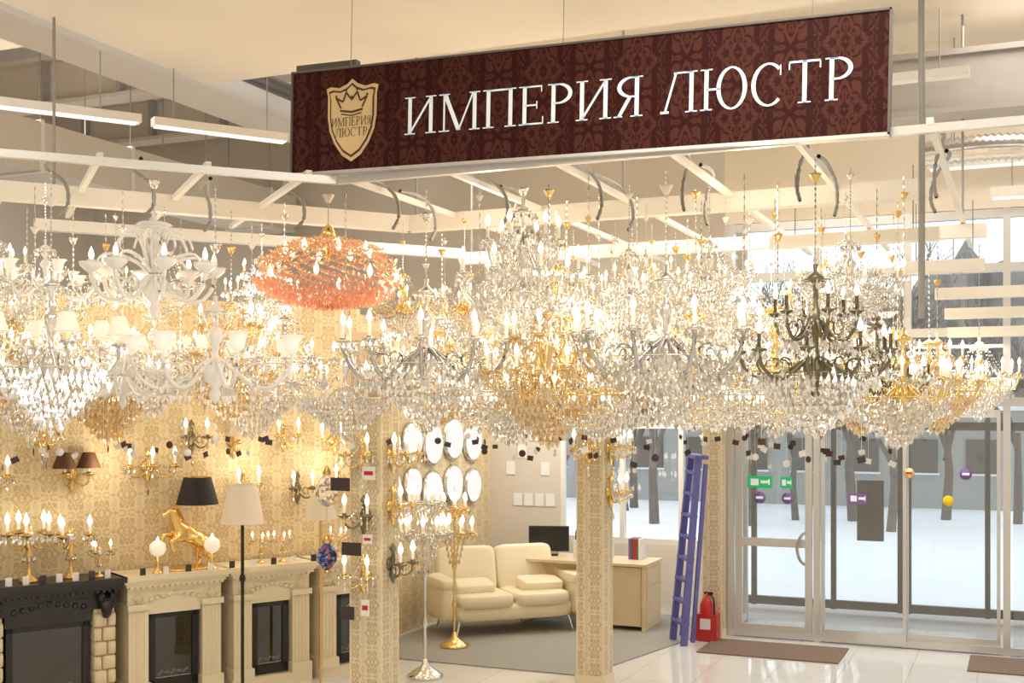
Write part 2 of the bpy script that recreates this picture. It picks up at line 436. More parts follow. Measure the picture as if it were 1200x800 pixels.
cr = [(-.085, .075), (-.125, .15), (-.07, .12), (-.045, .185), (0, .13), (.045, .185), (.07, .12), (.125, .15), (.085, .075)]
for i in range(8): mb.tube([(cx+cr[i][0], -.055, cr[i][1]), (cx+cr[i+1][0], -.055, cr[i+1][1])], .006, 4, 'shield_dark')
mb.tube([(cx-.09, -.055, .06), (cx, -.055, .045), (cx+.09, -.055, .06)], .007, 4, 'shield_dark'); mb.tube([(cx-.08, -.055, .035), (cx, -.055, .02), (cx+.08, -.055, .035)], .004, 4, 'shield_dark')
for p in ((-.125, .16), (-.045, .2), (.045, .2), (.125, .16), (0, .15)): mb.octa((cx+p[0], -.055, p[1]), .01, .012, 'shield_dark')
write(mb, 'ИМПЕРИЯ', cx-.16, cx+.16, -.05, .06, -.055, 'shield_dark')
write(mb, 'ЛЮСТР', cx-.13, cx+.13, -.125, .06, -.055, 'shield_dark')
obj('shield_logo', mb, parent=sign)
sign.location = (SX, 7.3, 4.51); sign.rotation_euler = (0, math.radians(1.1), 0)
mb = MB(); mb.box((0, -.003, 0), (.31, .04, .15), 'tag_dark')
mb.box((0, -.024, 0), (.285, .006, .125), 'sign_white')
write(mb, 'ВЫХОД', -.12, .12, -.03, .07, -.03, 'tag_dark'); mb.tube([(0, 0, .07), (0, 0, .32)], .006, 6, 'dark_steel')
mb.box((0, .1, .3), (.03, .22, .03), 'dark_steel')
obj('exit_sign_hanging', mb, (-.22, 12.9, 2.76))

# ------------------------------------------------------------------ hanging grid
GZ = 4.13
mb = MB()
def rail(p0, p1, z=GZ, w=.05, h=.05, mat='white_metal'):
    p0 = Vector((*p0, 0)); p1 = Vector((*p1, 0)); d = p1-p0
    c = (p0+p1)/2; mb.box((c.x, c.y, z), (d.length, w, h), mat, math.atan2(d.y, d.x))
rail((-4.5, 7.33), (.6, 7.33), GZ, .05, .05, 'aluminium')
rail((-4.5, 7.33), (-7.6, 3.9), GZ, .05, .05, 'aluminium')
rail((-4.97, 9.3), (-.6, 9.3), GZ, .12, .14); rail((-4.97, 9.3), (-8.6, 4.6), GZ, .12, .14)
rail((-5.4, 11.3), (-.3, 11.3), GZ-.05, .1, .12); rail((-5.4, 11.3), (-8.0, 8.0), GZ, .1, .1)
for i in range(7): rail((-4.5+.8*i, 7.3), (-4.5+.8*i, 13.0), GZ+.04, .04, .04)
dd = Vector((-.671, -.742)); nn = Vector((-.742, .671))
for i in range(6):
    p = Vector((-4.5, 7.33))+dd*(.7*i+.2); q = p+nn*2.7
    rail(p, q, GZ+.04, .04, .04)
for x, y in ((-4.9, 9.3), (-3, 9.3), (-.7, 9.3), (-5.3, 11.3), (-.5, 11.3), (-6.8, 7.0)): mb.tube([(x, y, GZ), (x, y, 6.0)], .012, 5, 'conduit')
mb.tube([(-.62, 8.3, 3.1), (-.62, 8.3, 5.49)], .022, 8, 'conduit')
# flexible conduit lying along the tubes, dropping off them at each power outlet
for i in range(19):
    if i < 12:
        x0 = -4.5+.8*(i % 6)+.03; y0 = 7.7+.75*(i//6)+rnd.uniform(0, .5); L_ = rnd.uniform(.35, .6); sx_ = rnd.choice((-1, 1))*rnd.uniform(.04, .12)
        P_ = [(x0, y0-L_, GZ+.075), (x0+.01, y0-L_*.5, GZ+.085), (x0+sx_*.3, y0, GZ+.07), (x0+sx_, y0+.09, GZ-.02), (x0+sx_*1.2, y0+.1, GZ-.16), (x0+sx_*.9, y0+.05, GZ-.26)]
    else:
        p = Vector((-4.5, 7.33))+dd*(.7*(i-12)*.8+.2)+nn*rnd.uniform(.4, 1.2); e = rnd.uniform(.04, .12)
        P_ = [(p.x-nn.x*.4, p.y-nn.y*.4, GZ+.075), (p.x-nn.x*.15, p.y-nn.y*.15, GZ+.085), (p.x, p.y, GZ+.07), (p.x+e, p.y+.05, GZ-.03), (p.x+e*1.2, p.y+.05, GZ-.18), (p.x+e*.8, p.y, GZ-.26)]
    pts = smooth_path(P_, 5)
    mb.tube(pts, [.012 if k % 2 else .016 for k in range(len(pts))], 6, 'conduit')
obj('hanging_display_grid', mb)

def strip(p0, p1, z, w, h, lit=True):
    p0 = Vector(p0); p1 = Vector(p1); d = p1-p0; L = d.length
    mb = MB(); mb.box((0, 0, .0), (L, w, h), 'white_metal')
    if lit: mb.box((0, 0, -h/2-.006), (L*.97, w*.8, .012), 'tube_light')
    for s_ in (-.35, .35): mb.tube([(L*s_, 0, h/2), (L*s_, 0, h/2+.5)], .006, 5, 'conduit')
    c = (p0+p1)/2
    return obj('linear_ceiling_light', mb, (c.x, c.y, z), math.atan2(d.y, d.x))
strip((-8.3, 6.4), (-7.0, 8.2), 5.0, .12, .07); strip((-6.95, 8.3), (-6.25, 9.3), 5.0, .12, .07)
for i, (y, z, x0, x1) in enumerate(((9.8, 3.86, -1.9, -.6), (10.8, 3.72, -.95, -.3), (11.6, 3.56, -.75, .3), (12.2, 3.42, -.7, .3), (12.7, 3.27, -.7, .3), (12.9, 5.0, -.9, .6), (12.6, 4.62, -.3, 1.0))):
    strip((x0, y), (x1, y), z, .12, .1, z > 4)
for y in (10.2, 12.0):
    for x0 in (-5.6, -3.6, -1.9): strip((x0, y), (x0+1.5, y), 5.2, .12, .07, False)
mb = MB(); mb.box((0, 0, 0), (11.5, .3, .45), 'grey_steel'); mb.box((0, 0, .25), (11.5, .4, .05), 'grey_steel'); mb.box((0, 0, -.25), (11.5, .4, .05), 'grey_steel')
obj('steel_beam', mb, (-1, 11.2, 5.35))
mb = MB(); mb.tube([(-.9+.03*i, .03*math.sin(i*.15), .03*math.sin(i*.1)) for i in range(70)], [.13 if i % 2 else .11 for i in range(70)], 14, 'foil')
for x in (-.6, .3, .9): mb.tube([(x, 0, .1), (x, 0, 1.08)], .006, 4, 'conduit')
obj('flexible_foil_duct', mb, (0, 11.9, 4.9))
for i, y in enumerate((5.2, 7.2, 9.2, 11.4, 13.4)):
    mb = MB(); mb.box((0, 0, .28), (6, .3, .05), 'beige_panel'); mb.box((0, 0, -.28), (6, .3, .05), 'beige_panel'); mb.box((0, 0, 0), (6, .05, .55), 'beige_panel')
    for k in range(5): mb.box((-2.4+1.2*k, 0, 0), (.06, .28, .52), 'grey_steel')
    obj('steel_beam', mb, (-9.95, y, 6.55))
mb = MB(); mb.box((0, 0, 0), (.4, 14, .5), 'beige_panel'); mb.box((0, 0, .3), (.6, 14, .05), 'grey_steel'); mb.box((0, 0, -.3), (.6, 14, .05), 'beige_panel')
obj('steel_beam', mb, (-8.0, 7, 6.1))
mb = MB(); mb.box((0, 0, 0), (.7, 12, .5), 'beige_panel')
for k in range(9):
    mb.box((0, -5.4+1.35*k, 0), (.74, .05, .54), 'white_metal')
    for sx in (-.33, .33): mb.tube([(sx, -5.4+1.35*k, .2), (sx, -5.4+1.35*k, 2.08)], .01, 4, 'conduit')
obj('air_duct', mb, (-9.6, 8, 5.2))
mb = MB()
for dx in (0, .18): mb.tube([(-7.25-dx, -2, 5.95), (-7.25-dx, 14, 5.95)], .05, 8, 'dark_steel')
obj('ceiling_pipes', mb)
for (x, y) in ((-3.2, 6.2), (-1.2, 6.6), (-4.6, 5.6)):
    mb = MB(); mb.lathe([(0, 0), (.05, 0), (.05, -.03), (.02, -.05), (0, -.06)], 12, 'white_metal'); obj('ceiling_sensor', mb, (x, y, 5.49))

# ------------------------------------------------------------------ chandelier parts
def beads(mb, p0, p1, sag, n, r, mat):
    p0 = Vector(p0); p1 = Vector(p1)
    for i in range(n):
        t = (i+.5)/n; p = p0.lerp(p1, t); p.z -= sag*4*t*(1-t)
        mb.octa(p, r, r*1.15, mat)
def drop(mb, p, L, mat, r=None):
    r = r or L*.2
    mb.octa((p[0], p[1], p[2]-.008), .007, .009, mat)
    mb.octa((p[0], p[1], p[2]-L*.65), r, L*.4, mat, ht=L*.55)
BULB = [(.006, 0), (.017, .018), (.021, .036), (.014, .062), (.005, .082), (0, .094)]
def candle(mb, x, y, z, cup, cmat, cr, hgt=.1, lit=True):
    mb.lathe([(0, -.02), (.02, -.012), (.05, .006), (.054, .014), (.022, .01), (.016, .028), (0, .03)], 8, cup, (x, y, z))
    mb.lathe([(.0125, 0), (.0125, hgt), (0, hgt)], 6, cmat, (x, y, z+.02))
    if lit: mb.lathe(BULB, 6, 'bulb', (x, y, z+.02+hgt))
    if cr:
        for k in range(6):
            a = k*PI/3; drop(mb, (x+.05*math.cos(a), y+.05*math.sin(a), z+.004), .065, cr)
def tulip(mb, x, y, z, mat):
    pr = [(.01, -.03), (.03, -.02), (.05, .01), (.05, .05), (.065, .085), (.085, .1)]
    seg = 12; vs = []
    for j, (r, zz) in enumerate(pr):
        for i in range(seg):
            a = 2*PI*i/seg; w = 1+(.14 if i % 2 else -.05)*(j/5)
            vs.append((x+r*w*math.cos(a), y+r*w*math.sin(a), z+zz))
    mb.add(vs, [(j*seg+i, j*seg+(i+1) % seg, (j+1)*seg+(i+1) % seg, (j+1)*seg+i) for j in range(5) for i in range(seg)], mat, True)
    mb.lathe(BULB, 6, 'bulb', (x, y, z))
def candle_ch(R=.55, n=8, arm='glass_arm', core='crystal', cup='silver', cr='crystal', cmat='candle_white', tiers=1, H=.5, bowl=True, end='candle', ar=.011, dip=.17, swag=True, litp=1.):
    mb = MB()
    prof = [(0, H+.06), (.018, H+.05), (.012, H), (.055, H-.03), (.06, H-.05), (.02, H-.09), (.018, H*.62), (.045, H*.54), (.065, H*.45), (.03, H*.33), (.02, .05), (.05, .0), (.09, -.06), (.08, -.12), (.025, -.17), (.04, -.21), (.03, -.25), (0, -.29)]
    mb.lathe(prof, 10, core)
    mb.ring(.1, H-.06, .006, cup, 14)
    for t_ in range(tiers):
        Rt = R*(1-.45*t_); z0 = t_*.27; nt_ = max(4, n-3*t_); ends = []
        for i in range(nt_):
            a = 2*PI*i/nt_+t_*.4; ca, sa = math.cos(a), math.sin(a)
            pr = [(.04/Rt, .02), (.25, -.3*dip), (.5, -.95*dip), (.75, -1.0*dip), (.93, -.5*dip), (1, .06*dip), (1, .04)]
            mb.tube(smooth_path([(Rt*r*ca, Rt*r*sa, z0+z) for r, z in pr], 3), ar, 6, arm)
            sc_ = [(Rt*(.55+.12*math.cos(q)), z0-.35*dip+.055*math.sin(q)) for q in [k*.7 for k in range(8)]]
            mb.tube([(r*ca, r*sa, z) for r, z in sc_], ar*.6, 5, arm)
            x, y, z = Rt*ca, Rt*sa, z0+.05; ends.append((x, y, z))
            if end == 'candle': candle(mb, x, y, z, cup, cmat, cr, .1, (i*.618) % 1 < litp)
            elif end == 'tulip': tulip(mb, x, y, z+.03, 'frosted_lit')
            elif end == 'shade':
                candle(mb, x, y, z, cup, 'candle_white', cr, .06, False)
                mb.lathe([(.042, .2), (.085, .07)], 12, 'shade_white', (x, y, z)); mb.ring(.086, z+.07, .003, 'shade_cream', 12, (x, y)); mb.ring(.043, z+.2, .003, 'shade_cream', 12, (x, y))
                mb.lathe(BULB, 6, 'bulb', (x, y, z+.08))
        if swag and cr:
            for i, e in enumerate(ends):
                e2 = ends[(i+1) % nt_]
                a = math.atan2(e[1], e[0])
                beads(mb, (.1*math.cos(a), .1*math.sin(a), H-.06), (e[0]*.95, e[1]*.95, e[2]), .12, 15, .010, cr)
                beads(mb, e, e2, .09, 10, .010, cr)
                mx, my = (e[0]+e2[0])/2, (e[1]+e2[1])/2
                drop(mb, (mx, my, e[2]-.1), .09, cr); drop(mb, (mx*.8, my*.8, e[2]-.16), .1, cr)
                for f in (.85, .68, .5): drop(mb, (e[0]*f, e[1]*f, e[2]-dip-.04), .11, cr)
                drop(mb, (mx*.55, my*.55, e[2]+.06), .08, cr); drop(mb, (e[0]*.4, e[1]*.4, e[2]+.1), .08, cr)
    if cr:
        for k in range(10):
            a = k*PI/5; drop(mb, (.1*math.cos(a), .1*math.sin(a), H-.06), .07, cr)
        if bowl:
            for k in range(7):
                r = R*.78*(1-k/7.3); z = -.1-.055*k; c = max(5, int(2*PI*r/.048))
                for i in range(c):
                    a = 2*PI*(i+.5*(k % 2))/c; drop(mb, (r*math.cos(a), r*math.sin(a), z+rnd.uniform(-.01, .01)), rnd.uniform(.08, .115), cr)
                if k % 2 == 0: mb.ring(r, z, .004, cup, 20)
        mb.octa((0, 0, -.52), .035, .05, cr); mb.octa((0, 0, -.44), .02, .03, cr)
    return mb
def basket_ch(R=.5, metal='gold', cr='crystal', nS=26, H=.5, D=.38, lights=8):
    mb = MB()
    mb.lathe([(0, H+.06), (.02, H+.04), (.1, H), (.1, H-.02), (.02, H-.03), (.015, -.05), (0, -.06)], 12, metal)
    mb.ring(.11, H, .008, metal, 16); mb.ring(R, 0, .012, metal, 32); mb.ring(R*.98, .05, .006, metal, 32); mb.ring(R*.62, -D*.55, .007, metal, 24); mb.ring(R*.3, -D*.85, .006, metal, 18)
    for i in range(nS):
        a = 2*PI*i/nS; ca, sa = math.cos(a), math.sin(a)
        beads(mb, (.11*ca, .11*sa, H), (R*ca, R*sa, .05), .1, 13, .0105, cr)
        for j in range(10):
            t = (j+.5)/10; r = R*math.cos(t*PI/2*.97); z = -D*math.sin(t*PI/2)
            mb.octa((r*ca, r*sa, z), .012, .016, cr)
        drop(mb, (R*ca, R*sa, -.01), .085, cr)
        if i % 2 == 0: drop(mb, (R*.62*ca, R*.62*sa, -D*.57), .08, cr)
    for i in range(lights):
        a = 2*PI*(i+.5)/lights; r = R*1.0
        mb.tube(smooth_path([(R*.9*math.cos(a), R*.9*math.sin(a), 0), (r*1.12*math.cos(a), r*1.12*math.sin(a), -.03), (r*1.16*math.cos(a), r*1.16*math.sin(a), .04)], 3), .007, 5, metal)
        candle(mb, r*1.16*math.cos(a), r*1.16*math.sin(a), .05, metal, 'candle_white', cr, .07)
        mb.lathe(BULB, 6, 'bulb', (R*.5*math.cos(a), R*.5*math.sin(a), -.06))
    mb.octa((0, 0, -D-.06), .03, .05, cr)
    return mb
def dome_ch(R=.5, cr='crystal_pink'):
    mb = MB(); mb.lathe([(0, .38), (.03, .36), (.07, .27), (.02, .25), (.02, .14), (0, .14)], 10, 'gold')
    n = 1000
    for i in range(n):
        t = (i+.5)/n; a = i*2.39996; ph = t*PI*.5; jr = rnd.uniform(.92, 1.06)
        if i % 2: r = R*math.sin(ph)*.98*jr; z = .25*math.cos(ph)*jr; c = ('crystal_amber', 'crystal_pink', 'crystal_amber')[(i//2) % 3]
        else: r = R*math.sin(ph)*jr; z = -.2*math.cos(ph)*jr-.02; c = cr
        x, y = r*math.cos(a), r*math.sin(a)
        for q in range(5):
            b_ = q*2*PI/5; mb.add([(x, y, z), (x+.026*math.cos(b_), y+.026*math.sin(b_), z+.012), (x+.032*math.cos(b_+.5), y+.032*math.sin(b_+.5), z+.024*(-1 if i % 2 == 0 else 1)), (x+.026*math.cos(b_+1), y+.026*math.sin(b_+1), z+.012)], [(0, 1, 2, 3)], c)
    for i in range(16):
        a = 2*PI*i/16; mb.lathe(BULB, 6, 'bulb', (R*(.62 if i % 2 else .98)*math.cos(a), R*(.62 if i % 2 else .98)*math.sin(a), (.15 if i % 2 else -.04)))
    return mb
def murano_ch(R=.42):
    mb = candle_ch(R, 8, 'white_ceramic', 'white_ceramic', 'white_ceramic', None, 'white_ceramic', 1, .42, False, 'none', .016, .15, False)
    for i in range(8):
        a = 2*PI*i/8; x, y = R*math.cos(a), R*math.sin(a)
        mb.lathe([(.0, -.03), (.03, -.02), (.075, .02), (.085, .05), (.06, .04), (.03, .045), (.025, .07), (0, .07)], 12, 'white_ceramic', (x, y, .05))
        mb.lathe(BULB, 6, 'bulb', (x, y, .115))
    for i in range(16):
        a = 2*PI*i/16; ca, sa = math.cos(a), math.sin(a)
        h = .3 if i % 2 else .14; r = .5 if i % 2 else .8
        mb.tube(smooth_path([(.03*ca, .03*sa, .05), (R*r*.5*ca, R*r*.5*sa, h), (R*r*ca, R*r*sa, h+.02), (R*(r+.14)*ca, R*(r+.14)*sa, h-.09), (R*(r+.03)*ca, R*(r+.03)*sa, h-.13)], 3), [.013]*6+[.01]*4+[.006]*3, 6, 'white_ceramic')
    mb.lathe([(.03, .34), (.1, .4), (.13, .38), (.08, .36), (.03, .33)], 14, 'white_ceramic')
    return mb
TY = {}
TY['clear'] = ('crystal_chandelier', candle_ch(.58, 8, 'glass_arm').mesh('crystal_chandelier'), .56)
TY['smoke'] = ('glass_arm_chandelier', candle_ch(.6, 10, 'smoke_arm', 'crystal', 'silver', 'crystal', 'candle_white', 1, .46, True, 'candle', .016, .2).mesh('glass_arm_chandelier'), .52)
TY['tier'] = ('tiered_crystal_chandelier', candle_ch(.5, 9, 'glass_arm', 'crystal', 'silver', 'crystal', 'candle_white', 2, .6).mesh('tiered_crystal_chandelier'), .66)
TY['gold'] = ('gold_chandelier', candle_ch(.48, 8, 'gold', 'gold', 'gold', 'crystal', 'candle_white', 1, .48).mesh('gold_chandelier'), .54)
TY['amber'] = ('amber_crystal_chandelier', candle_ch(.5, 8, 'brass', 'crystal_amber', 'brass', 'crystal_amber', 'candle_white', 2, .55).mesh('amber_crystal_chandelier'), .61)
TY['bronze'] = ('bronze_chandelier', candle_ch(.52, 9, 'bronze', 'bronze', 'bronze', 'crystal', 'candle_black', 2, .62, True, 'candle', .013, .13, True, .55).mesh('bronze_chandelier'), .68)
TY['tulip'] = ('flower_cup_chandelier', candle_ch(.55, 7, 'white_ceramic', 'white_ceramic', 'silver', 'crystal', 'candle_white', 1, .4, False, 'tulip', .014).mesh('flower_cup_chandelier'), .46)
TY['shade'] = ('shaded_chandelier', candle_ch(.45, 6, 'silver', 'crystal', 'silver', 'crystal', 'candle_white', 1, .5, True, 'shade').mesh('shaded_chandelier'), .56)
TY['basket'] = ('basket_chandelier', basket_ch(.45).mesh('basket_chandelier'), .56)
TY['basketC'] = ('bead_basket_chandelier', basket_ch(.4, 'silver', 'crystal', 22, .42, .34, 6).mesh('bead_basket_chandelier'), .48)
TY['dome'] = ('pink_flower_chandelier', dome_ch().mesh('pink_flower_chandelier'), .36)
TY['murano'] = ('white_glass_chandelier', murano_ch().mesh('white_glass_chandelier'), .48)
cm = MB()
for i in range(18): cm.octa((0, 0, (i+.5)/18), .009, .03, 'silver')
cm.tube([(0, 0, 0), (0, 0, 1)], .003, 4, 'silver')
chain = cm.mesh('chain')
def rose_mesh(mt):
    rm = MB(); rm.lathe([(0, 0), (.012, 0), (.03, .035), (.034, .045), (0, .05)], 12, mt); return rm.mesh('ceiling_rose')
roses = [rose_mesh('white_metal'), rose_mesh('brass'), rose_mesh('silver')]
placed = []
def hang(ty, x, y, z, s=1., rz=None):
    nm, me, top = TY[ty]
    o = obj(nm, me, (x, y, z), rnd.uniform(0, 6.28) if rz is None else rz, s)
    L = (GZ-.02-(z+top*s))/s
    if L > .02:
        obj('chain', chain, (0, 0, top), 0, (1, 1, L), parent=o)
        f = rnd.uniform(.05, .55) if L > .3 else .02
        obj('canopy', roses[1 if ty in ('gold', 'amber', 'basket', 'bronze') else rnd.choice((0, 2))], (0, 0, top+L*(1-f)-.05), 0, 1.3, parent=o)
    placed.append((x, y, z)); return o
hang('smoke', -4.0, 7.75, 2.93, 1.02, .1)
hang('smoke', -2.2, 7.75, 2.95, 1.02, .25)
hang('bronze', -1.22, 7.75, 2.82, .9)
hang('tier', -3.36, 8.05, 3.42, .95)
hang('dome', -4.80, 7.70, 3.50, 1.04)
hang('murano', -5.64, 6.75, 3.42, 1.0)
hang('tulip', -5.34, 7.05, 2.84, 1.05)
hang('shade', -6.0, 6.15, 2.88, 1.0)
hang('gold', -.75, 8.5, 2.66, .75)
hang('bronze', -.98, 9.0, 2.7, .7)
hang('amber', -3.1, 7.9, 2.72, .9)
hang('shade', -6.75, 5.55, 2.95, .9)
hang('clear', -4.62, 7.65, 2.66, .72)
kinds = ['clear', 'clear', 'basket', 'amber', 'basketC', 'tier', 'gold', 'clear', 'tier', 'smoke']
def ok(x, y, z, dmin=.5):
    if z > 3.2 and (x+4.8)**2+(y-7.7)**2 < .95**2: return False
    return all((x-a)**2+(y-b_)**2+(1.4*(z-c))**2 > dmin**2 for a, b_, c in placed)
for ri, y in enumerate((8.5, 9.1, 9.7, 10.4, 11.1, 11.8, 12.4)):
    xr = -1.1+.11*ri; xl = -4.9-.13*ri
    n = 8
    for i in range(n):
        x = xr+(xl-xr)*(i+.5*(ri % 2)*.8)/(n-.6)+rnd.uniform(-.06, .06); yy = y+rnd.uniform(-.08, .08); z = 2.74+rnd.uniform(-.1, .12)
        if ri < 2 and abs(x-PX) < .35: continue
        kk = rnd.choice(kinds) if i > 1 else rnd.choice(['gold', 'bronze', 'amber', 'basket', 'gold'])
        if ok(x, yy, z): hang(kk, x, yy, z, rnd.uniform(.72, .92))
for ri, y in enumerate((8.2, 9.0, 10.0, 11.2, 12.3)):
    for i in range(6):
        x = -1.2-.72*i+rnd.uniform(-.15, .15)-.1*ri; z = 3.40+rnd.uniform(-.12, .06)
        if ok(x, y, z, .55): hang(rnd.choice(['clear', 'basketC', 'amber', 'gold', 'clear', 'gold']), x, y, z, rnd.uniform(.5, .64))
kl = ['clear', 'shade', 'tulip', 'basketC', 'tier', 'murano', 'shade', 'amber']
for ri, off in enumerate((.7, 1.25, 1.85)):
    for i in range(8):
        p = Vector((-4.75, 7.35))+dd*(.6*i+.3*(ri % 2))+nn*off
        z = 2.8+rnd.uniform(-.1, .15)
        if ok(p.x, p.y, z): hang(rnd.choice(kl), p.x, p.y, z, rnd.uniform(.75, .92))
        z = 3.42+rnd.uniform(-.1, .08)
        if i % 2 == ri % 2 or ri == 0:
            if ok(p.x, p.y, z): hang(rnd.choice(kl[:6]), p.x+.1, p.y, z, rnd.uniform(.6, .75))
for (x, y, k) in ((-3.55, 7.7, 'basketC'), (-2.75, 7.75, 'basket'), (-1.75, 8.1, 'basketC'), (-2.9, 8.4, 'clear')):
    hang(k, x, y, 2.6, .62)

mb = MB()
for i in range(130):
    if i < 85: x = rnd.uniform(-4.6, -.7); y = rnd.uniform(7.5, 11.5); x -= .1*(y-7.5)
    else:
        p = Vector((-4.75, 7.35))+dd*rnd.uniform(0, 3)+nn*rnd.uniform(.1, 1.8); x, y = p
    z = 2.27-rnd.uniform(-.03, .17); a = rnd.uniform(-.9, .9); tilt = rnd.uniform(-.5, .5)
    Mx = Matrix.Translation((x, y, z)) @ Matrix.Rotation(a, 4, 'Z') @ Matrix.Rotation(tilt, 4, 'Y')
    mt = rnd.choice(['tag_dark', 'paper', 'paper', 'paper', 'tag_dark', 'shade_brown'])
    if i % 4 == 0: mb.lathe([(0, -.002), (.027, -.002), (.027, .002), (0, .002)], 12, mt, M=Mx @ Matrix.Rotation(PI/2, 4, 'X'))
    else: mb.box((0, 0, 0), (.052, .004, .04), mt, M=Mx)
    mb.tube([(x, y, z+.02), (x, y, 2.75)], .0012, 3, 'paper')
obj('hanging_price_tags', mb)

# ------------------------------------------------------------------ fireplaces
def rbox(mb, c, sz, mat, r=.05, rx=0):
    n = 10; vs = []; fs = []
    R = Matrix.Rotation(rx, 4, 'X'); e = .28
    def sp(v, p): return math.copysign(abs(v)**p, v)
    for j in range(n+1):
        ph = -PI/2+PI*j/n
        for i in range(2*n):
            th = 2*PI*i/(2*n)
            v = Vector((sz[0]/2*sp(math.cos(ph), e)*sp(math.cos(th), e), sz[1]/2*sp(math.cos(ph), e)*sp(math.sin(th), e), sz[2]/2*sp(math.sin(ph), e)))
            vs.append(Vector(c)+R @ v)
    for j in range(n):
        for i in range(2*n):
            i2 = (i+1) % (2*n); fs.append((j*2*n+i, j*2*n+i2, (j+1)*2*n+i2, (j+1)*2*n+i))
    mb.add(vs, fs, mat, True)
FA = math.radians(60)
def FP(s, o, z=0): return (-7.17+.5*s-.87*o, 7.48+.87*s+.5*o, z)
def fireplace(w, body, dark=False):
    h = 1.1; d = .36; mb = MB(); pw = .19 if dark else .17
    mb.box((0, d/2, .05), (w, d, .1), body)
    for sgn in (-1, 1):
        cx = sgn*(w/2-pw/2-.02)
        if dark:
            for r in range(6):
                for q in range(2):
                    ww = pw*(.62 if (q+r) % 2 else .38); xx = cx+(-pw*.5+ww/2 if q == 0 else pw*.5-ww/2)
                    rbox(mb, (xx, d/2-.005*((r+q) % 2), .165+.118*r), (ww*.97, d-.02, .118), 'stone_brick')
            mb.box((cx, d/2+.02, .47), (pw-.02, d-.06, .76), 'stone_brick')
            pts = smooth_path([(cx, .0, .79), (cx, -.03, .86), (cx, .0, .93), (cx, -.05, .99)], 4)
            mb.tube(pts, [.03, .035, .04, .045, .05, .05, .055, .055, .06, .06, .06, .06, .06], 8, body)
            for q in (-1, 1): mb.lathe([(0, -.02), (.04, -.02), (.04, .02), (0, .02)], 12, body, M=Matrix.Translation((cx+q*.045, -.02, .95)) @ Matrix.Rotation(PI/2, 4, 'Y'))
        else:
            mb.box((cx, d/2, .45), (pw, d-.04, .75), body); mb.box((cx, d/2-.01, .14), (pw+.03, d, .09), body); mb.box((cx, d/2-.01, .83), (pw+.03, d, .05), body)
            for q in range(4): mb.tube([(cx+(q-1.5)*.034, .022, .2), (cx+(q-1.5)*.034, .022, .79)], .011, 6, body)
            mb.octa((cx, .02, .9), .05, .05, body)
    iw = w-2*pw-.06
    mb.box((0, d/2+.01, .93), (w-.03, d-.05, .16), body)
    for q in range(9):
        a = (q-4)*.055; mb.lathe([(0, .02), (.02, .014), (.026, 0), (0, 0)], 8, body, M=Matrix.Translation((a*w/.9, .035, .93-.012*abs(q-4))) @ Matrix.Rotation(PI/2, 4, 'X'))
    mb.box((0, .05, .93), (iw*.9, .05, .02), body)
    mb.box((0, d/2, 1.02), (w+.02, d+.03, .03), body); mb.box((0, d/2, 1.045), (w+.06, d+.06, .025), body); mb.box((0, d/2, 1.08), (w+.1, d+.1, .045), body)
    for q in range(int(w/.05)): mb.box((-w/2+.03+q*.05, -.012, 1.0), (.028, .03, .02), body)
    mb.box((0, .09, .81), (iw, .1, .1), body)
    mb.box((0, d-.05, .48), (iw, .05, .75), body)
    mb.box((0, .2, .44), (iw-.04, .2, .66), 'fireplace_black')
    for sx in (-1, 1): mb.box((sx*(iw/2-.04), .09, .44), (.05, .05, .62), 'black_gloss')
    mb.box((0, .09, .74), (iw-.03, .05, .05), 'black_gloss'); mb.box((0, .09, .15), (iw-.03, .05, .08), 'black_gloss')
    mb.box((0, .085, .45), (iw-.12, .008, .55), 'fire_glass')
    for q in range(5): mb.tube([(-iw*.3+q*iw*.12, .095, .22+.02*(q % 2)), (-iw*.2+q*iw*.12, .095, .26-.02*(q % 2))], .02, 6, 'bark')
    for q in range(4): mb.box((0, .082, .2-.02*q), (iw-.15, .004, .006), 'grey_steel')
    return mb
FN = 'fireplace'
obj(FN, fireplace(1.12, 'fireplace_black', True), FP(-.1, 0), FA)
obj(FN, fireplace(.86, 'fireplace_cream'), FP(.95, 0), FA)
obj(FN, fireplace(.78, 'fireplace_cream'), FP(1.85, 0), FA)
obj(FN, fireplace(.7, 'fireplace_cream'), FP(2.66, 0), FA)

def sconce(n=2, metal='gold', cr='crystal', shade=None):
    mb = MB()
    mb.lathe([(0, .03), (.03, .025), (.05, .01), (.055, 0), (0, 0)], 12, metal, M=Matrix.Rotation(PI/2, 4, 'X'))
    mb.lathe([(0, -.16), (.012, -.14), (.03, -.08), (.012, -.02), (.02, .03), (.012, .09), (.03, .12), (0, .17)], 8, metal, (0, -.03, 0))
    for i in range(n):
        sx = (i-(n-1)/2)*.2 if n > 1 else 0
        mb.tube(smooth_path([(0, -.04, -.03), (sx*.5, -.08, -.09), (sx*.95, -.13, -.07), (sx, -.15, 0)], 4), .008, 6, metal)
        mb.tube([(sx*.5+.03*math.cos(q*.8), -.09, -.02+.03*math.sin(q*.8)) for q in range(7)], .005, 5, metal)
        if shade:
            candle(mb, sx, -.15, .0, metal, 'candle_white', None, .05, False)
            mb.lathe([(.05, .19), (.1, .06)], 16, shade, (sx, -.15, 0))
        else: candle(mb, sx, -.15, .0, metal, 'candle_white', cr, .07)
        if cr:
            beads(mb, (0, -.06, .12), (sx, -.15, .0), .05, 8, .009, cr); drop(mb, (sx, -.15, -.04), .07, cr)
    if cr: drop(mb, (0, -.05, -.17), .09, cr)
    return mb
